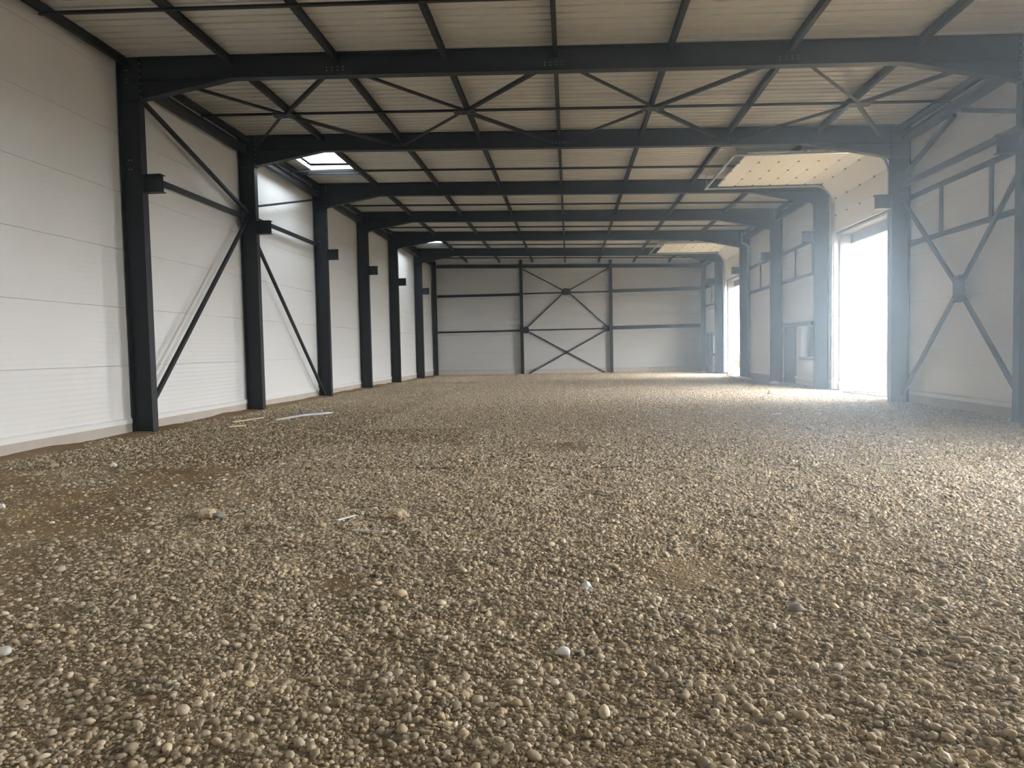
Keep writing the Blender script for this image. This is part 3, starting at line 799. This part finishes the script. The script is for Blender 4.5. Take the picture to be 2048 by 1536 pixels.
# ------------------------------------------------------------------ skylights
for si, (a, b) in enumerate(SKY):
    x0, x1 = SKX
    zt = RZ(x0) + 0.55
    root = empty('roof_skylight', ((x0+x1)/2, (a+b)/2, RZ(-7.8)), 'bright square roof skylight with white kerb, %s' % ('nearer of the two over left wall', 'farther of the two over left wall', 'unseen, added to light the foreground')[si], 'skylight', 'roof skylights')
    kb = MB()
    t = 0.03
    kb.box(x0-t, x0+0.0, a-t, b+t, RZ(x0)+0.0, zt); kb.box(x1, x1+t, a-t, b+t, RZ(x1)+0.0, zt)
    kb.box(x0, x1, a-t, a, RZ(x0)+0.0, zt); kb.box(x0, x1, b, b+t, RZ(x0)-0.02, zt)
    kb.build('kerb', M_TRIM, root)
    dm = MB(); N = 8
    for i in range(N+1):
        for j in range(N+1):
            u, v = i/N, j/N
            dm.v.append((x0-0.05+(x1-x0+0.1)*u, a-0.05+(b-a+0.1)*v, zt + 0.004 + 0.28*(1-(2*u-1)**4)*(1-(2*v-1)**4)))
    for i in range(N):
        for j in range(N): q = i*(N+1)+j; dm.f.append((q, q+1, q+N+2, q+N+1))
    dm.build('dome', M_DOME, root, True)
    op = MB().tube([(x0+0.1, (a+b)/2, RZ(x0)+0.16), ((x0+x1)/2, (a+b)/2, zt-0.08), (x1-0.1, (a+b)/2, RZ(x1)+0.2)], 0.012, 6)
    op.tube([(x0+0.01, b-0.3, RZ(x0)+0.3), (x1-0.01, b-0.3, RZ(x0)+0.35)], 0.010, 6)
    op.build('opener_bar', M_GALV, root)
    MB().sweep(RECT(0.08, 0.12), (PX[0]+0.05, b+0.07, RZ(PX[0])-0.10), (PX[1]-0.05, b+0.07, RZ(PX[1])-0.10), (0, 0, 1)).build('trimmer', M_STEEL2, root)
    bt = MB()
    for q in range(6): bt.bolt((x0+0.001, a+0.3+q*0.36, RZ(x0)+0.12), (1, 0, 0), 0.018, 0.012)
    bt.build('bolt_cluster', M_HINGE, root)

# rainwater pipe
dp = empty('downpipe', (8.9, 35.90, 0), 'grey rainwater downpipe running down the fifth right column', 'pipe')
yp = FY[4] - 0.19
MB().tube([(8.56, yp, 7.18), (8.56, yp, 6.68), (8.60, yp, 6.60), (8.82, yp, 6.50), (8.88, yp, 6.42), (8.88, yp, 6.30), (8.88, yp, -0.1)], 0.055, 12).build('pipe', M_LINT, dp, True)
for zz_ in (6.2, 4.2, 2.2): MB().tube([(8.88, yp, zz_-0.03), (8.88, yp, zz_+0.03)], 0.064, 12).build('pipe_clip', M_GALV, dp)

# ------------------------------------------------------------------ litter and stones on the floor
def H(x_, y_): return float(height(x_, y_))
def lay_bar(name, p0, p1, w, h, m, label, cat, lift=0.03):
    z0, z1 = H(*p0)+lift, H(*p1)+lift
    tag(MB().sweep(RECT(w, h), (*p0, z0+h/2), (*p1, z1+h/2), (0, 0, 1)).build(name, m), label, cat)
lay_bar('wood_batten', (-7.88, 15.86), (-7.60, 16.90), 0.06, 0.025, M_WOOD, 'long pale wooden batten on the gravel by second left column', 'batten')
lay_bar('wood_offcut', (-7.45, 14.78), (-7.22, 15.12), 0.07, 0.025, M_WOOD, 'short pale wooden offcut near the long batten', 'offcut')
lay_bar('plastic_strip', (-2.22, 6.46), (-2.12, 6.70), 0.030, 0.008, M_WHITE, 'short white plastic strip lying slanted in the near gravel', 'strip')
lay_bar('plastic_rod', (-1.95, 6.07), (-1.66, 6.05), 0.014, 0.010, M_WHITE, 'thin white plastic rod lying in the near gravel', 'rod')
lay_bar('foam_board', (8.22, 33.4), (8.20, 36.0), 0.42, 0.05, M_FOAM, 'pale board lying along the right wall by fifth column', 'board', 0.03)
fm = MB()
pts = [(-7.02, 16.28), (-6.95, 16.6), (-6.90, 16.95), (-6.86, 17.25), (-6.74, 17.45), (-6.66, 17.75), (-6.5, 18.1)]; wd = [0.05, 0.10, 0.12, 0.14, 0.24, 0.46, 0.52]
for (p, q), w in zip(pts, wd):
    fm.v += [(p-w/2, q, H(p, q)+0.045), (p, q+0.02, H(p, q)+0.065), (p+w/2, q, H(p, q)+0.05), (p+w/2, q, H(p, q)+0.02), (p-w/2, q, H(p, q)+0.015)]
for i in range(len(pts)-1):
    for j in range(5): fm.f.append((5*i+j, 5*i+(j+1) % 5, 5*i+5+(j+1) % 5, 5*i+5+j))
fm.f += [(4, 3, 2, 1, 0), tuple(5*(len(pts)-1)+j for j in range(5))]
tag(fm.build('plastic_film', M_FILM, None, True), 'crumpled translucent plastic film strip on gravel before second left column', 'plastic film')

def lump(name, x_, y_, sx, sy, sz, seed, m, label, cat, rough=0.35, lift=0.55, flat=False, rz=0):
    me = pebble_mesh(name, 3 if sx > 0.05 else 2, seed, m, rough)
    if flat:
        for p in me.polygons: p.use_smooth = False
    o = link(name, me); o.scale = (sx, sy, sz); o.rotation_euler = (0, 0, rz); o.location = (x_, y_, H(x_, y_)+sz*lift+0.008)
    return tag(o, label, cat)
lump('angular_stone', -1.70, 6.70, 0.085, 0.06, 0.055, 3, M_BEIGE, 'blocky beige stone in the gravel beside the white plastic strip', 'stone', 0.5, flat=True)
lump('broken_stone', -3.62, 6.70, 0.075, 0.06, 0.055, 4, M_BEIGE, 'beige broken stone on the earth left of the plastic strip', 'stone', 0.55, flat=True)
lump('dark_stone', -3.45, 6.60, 0.07, 0.05, 0.04, 5, M_GREYS, 'grey stone right beside the beige broken stone', 'stone')
lump('pale_stone', -3.10, 3.52, 0.050, 0.04, 0.026, 6, M_PALE, 'smooth pale grey stone at the lower left edge of view', 'stone', 0.15)
lump('crumpled_paper', 0.088, 4.64, 0.032, 0.030, 0.030, 7, M_WHITE, 'small crumpled white paper ball in the middle foreground', 'paper', 0.9, flat=True)
lump('quartz_pebble', -0.06, 3.66, 0.040, 0.028, 0.022, 8, M_WHITE, 'whitish translucent scrap in the gravel below the paper ball', 'scrap', 0.5)
lump('white_scrap', -6.70, 9.80, 0.045, 0.035, 0.028, 9, M_WHITE, 'white crumpled scrap on the earth near the nearest left column', 'scrap', 0.8, flat=True)
lump('cream_stone', -7.62, 9.78, 0.06, 0.045, 0.035, 10, M_BEIGE, 'small cream stone on the earth close to the left wall', 'stone', 0.4)
lump('paper_scrap', -6.05, 6.95, 0.05, 0.04, 0.03, 11, M_WHITE, 'white paper scrap at the left edge of view', 'scrap', 0.7, flat=True)
lump('plastic_bag', 8.35, 29.5, 0.16, 0.42, 0.06, 12, M_WHITE, 'white plastic bag on the ground by the grey service door', 'plastic bag', 0.6)
lump('plastic_bag', 8.45, 37.6, 0.22, 0.50, 0.12, 13, M_WHITE, 'crumpled white plastic heap at the farther doorway', 'plastic bag', 0.9, flat=True)
lump('white_scrap', 8.30, 44.3, 0.12, 0.30, 0.07, 14, M_WHITE, 'white scrap on the ground in the far right corner', 'scrap', 0.7)
lump('pale_scrap', 4.70, 16.4, 0.10, 0.10, 0.03, 15, M_FOAM, 'flat pale scrap on gravel right of the floor middle', 'scrap', 0.5)
lump('round_stone', 6.45, 23.2, 0.13, 0.10, 0.09, 16, M_BEIGE, 'large rounded pale stone inside the nearer doorway', 'stone', 0.25)
lump('dark_clod', 1.35, 4.35, 0.05, 0.045, 0.03, 17, M_GREYS, 'dark grey clod sitting alone on the right foreground gravel', 'clod', 0.4)
lump('earth_clod', 4.55, 13.5, 0.16, 0.10, 0.06, 18, M_GREYS, 'low dark clod on gravel in the shade at right', 'clod', 0.5)
for ci, (pp, lb) in enumerate(((((8.55, 22.6), (8.8, 21.9), (9.0, 21.2), (9.3, 20.9), (9.8, 20.8)), 'dark cable curving over the threshold of the nearer doorway'),
                               (((8.7, 23.3), (9.1, 22.7), (9.6, 22.3), (10.2, 21.9)), 'second dark cable running out of the nearer doorway'))):
    tag(MB().tube([(p, q, H(p, q)+0.05+0.02*math.sin(7*q)) for p, q in pp], 0.016, 6).build('ground_cable', M_CABLE, None, True), lb, 'cable')

# brush heap and bare tree outside
bh = MB(); r3 = random.Random(4)
for q in range(260):
    bx = 13.2 + r3.gauss(0, 0.8); by = 56 + r3.gauss(0, 2.0); hh = max(0.1, 0.75 - 0.35*abs(bx-13.2)*r3.random())*r3.uniform(0.5, 1.1)
    bh.tube([(bx, by, -0.15), (bx+r3.gauss(0, .15), by+r3.gauss(0, .15), hh*0.6), (bx+r3.gauss(0, .3), by+r3.gauss(0, .3), hh)], [0.035, 0.03, 0.012], 4)
tag(bh.build('brush_heap', M_BRUSH), 'low russet brush heap outside the farther doorway', 'brush')
tr = empty('bare_tree', (40, 120, -0.1), 'bare tree standing in mist, seen through the small window', 'tree')
trunk = MB().tube([(40, 120, -0.3), (40.1, 120, 2.2), (40.0, 120.2, 4.4)], [0.24, 0.18, 0.10], 8)
trunk.build('trunk', M_BARK, tr)
for q in range(26):
    a0 = r3.uniform(0, 6.28); zz_ = r3.uniform(1.4, 4.3); ln = r3.uniform(1.0, 2.2)
    p0 = Vector((40.05, 120.05, zz_)); p1 = p0 + Vector((math.cos(a0)*ln*.6, math.sin(a0)*ln*.6, ln*.5)); p2 = p1 + Vector((math.cos(a0+.5)*ln*.4, math.sin(a0+.5)*ln*.4, ln*.5))
    MB().tube([p0, p1, p2], [0.06, 0.035, 0.012], 5).build('branch', M_BARK, tr)

# ------------------------------------------------------------------ added haze volume imitating lens flare
if GLARE:
    M = bpy.data.materials.new('lens_glare'); M.use_nodes = True
    nt = M.node_tree; nt.nodes.clear()
    out = nt.nodes.new('ShaderNodeOutputMaterial'); v = nt.nodes.new('ShaderNodeVolumeScatter')
    v.inputs['Color'].default_value = (0.64, 0.82, 1.0, 1); v.inputs['Anisotropy'].default_value = 0.80
    g = nt.nodes.new('ShaderNodeNewGeometry'); sp = nt.nodes.new('ShaderNodeSeparateXYZ'); nt.links.new(g.outputs['Position'], sp.inputs[0])
    mr = nt.nodes.new('ShaderNodeMapRange'); mr.interpolation_type = 'SMOOTHSTEP'
    mr.inputs['From Min'].default_value = -2.0; mr.inputs['From Max'].default_value = 5.5
    mr.inputs['To Min'].default_value = GLARE[0]; mr.inputs['To Max'].default_value = GLARE[1]
    nt.links.new(sp.outputs['X'], mr.inputs['Value'])
    my = nt.nodes.new('ShaderNodeMapRange'); my.interpolation_type = 'SMOOTHSTEP'
    my.inputs['From Min'].default_value = 7.0; my.inputs['From Max'].default_value = 19.0
    my.inputs['To Min'].default_value = 1.25; my.inputs['To Max'].default_value = 0.22
    nt.links.new(sp.outputs['Y'], my.inputs['Value'])
    mm = nt.nodes.new('ShaderNodeMath'); mm.operation = 'MULTIPLY'
    nt.links.new(mr.outputs['Result'], mm.inputs[0]); nt.links.new(my.outputs['Result'], mm.inputs[1])
    nt.links.new(mm.outputs[0], v.inputs['Density'])
    nt.links.new(v.outputs[0], out.inputs['Volume'])
    hz = MB().box(-9.5, 9.42, YB-0.3, WF+0.3, -0.7, 8.6).build('glare', M)
    hz['kind'] = 'stuff'; hz['label'] = 'added haze glowing around the bright doorways'

# portals only guide sampling of the sky through the openings
def portal(name, x_, y_, z_, sx, sy, rot):
    ld = bpy.data.lights.new(name, 'AREA'); ld.shape = 'RECTANGLE'; ld.size = sx; ld.size_y = sy; ld.cycles.is_portal = True
    o = bpy.data.objects.new(name, ld); col.objects.link(o); o.location = (x_, y_, z_); o.rotation_euler = rot
for (a, b), h in zip(DOORS, DHS): portal('sky_portal', 9.45, (a+b)/2, h/2, h, b-a, (0, math.pi/2, 0))
for (a, b) in SKY: portal('sky_portal', (SKX[0]+SKX[1])/2, (a+b)/2, RZ(-7.8)+1.0, 1.6, b-a+0.2, (0, 0, 0))
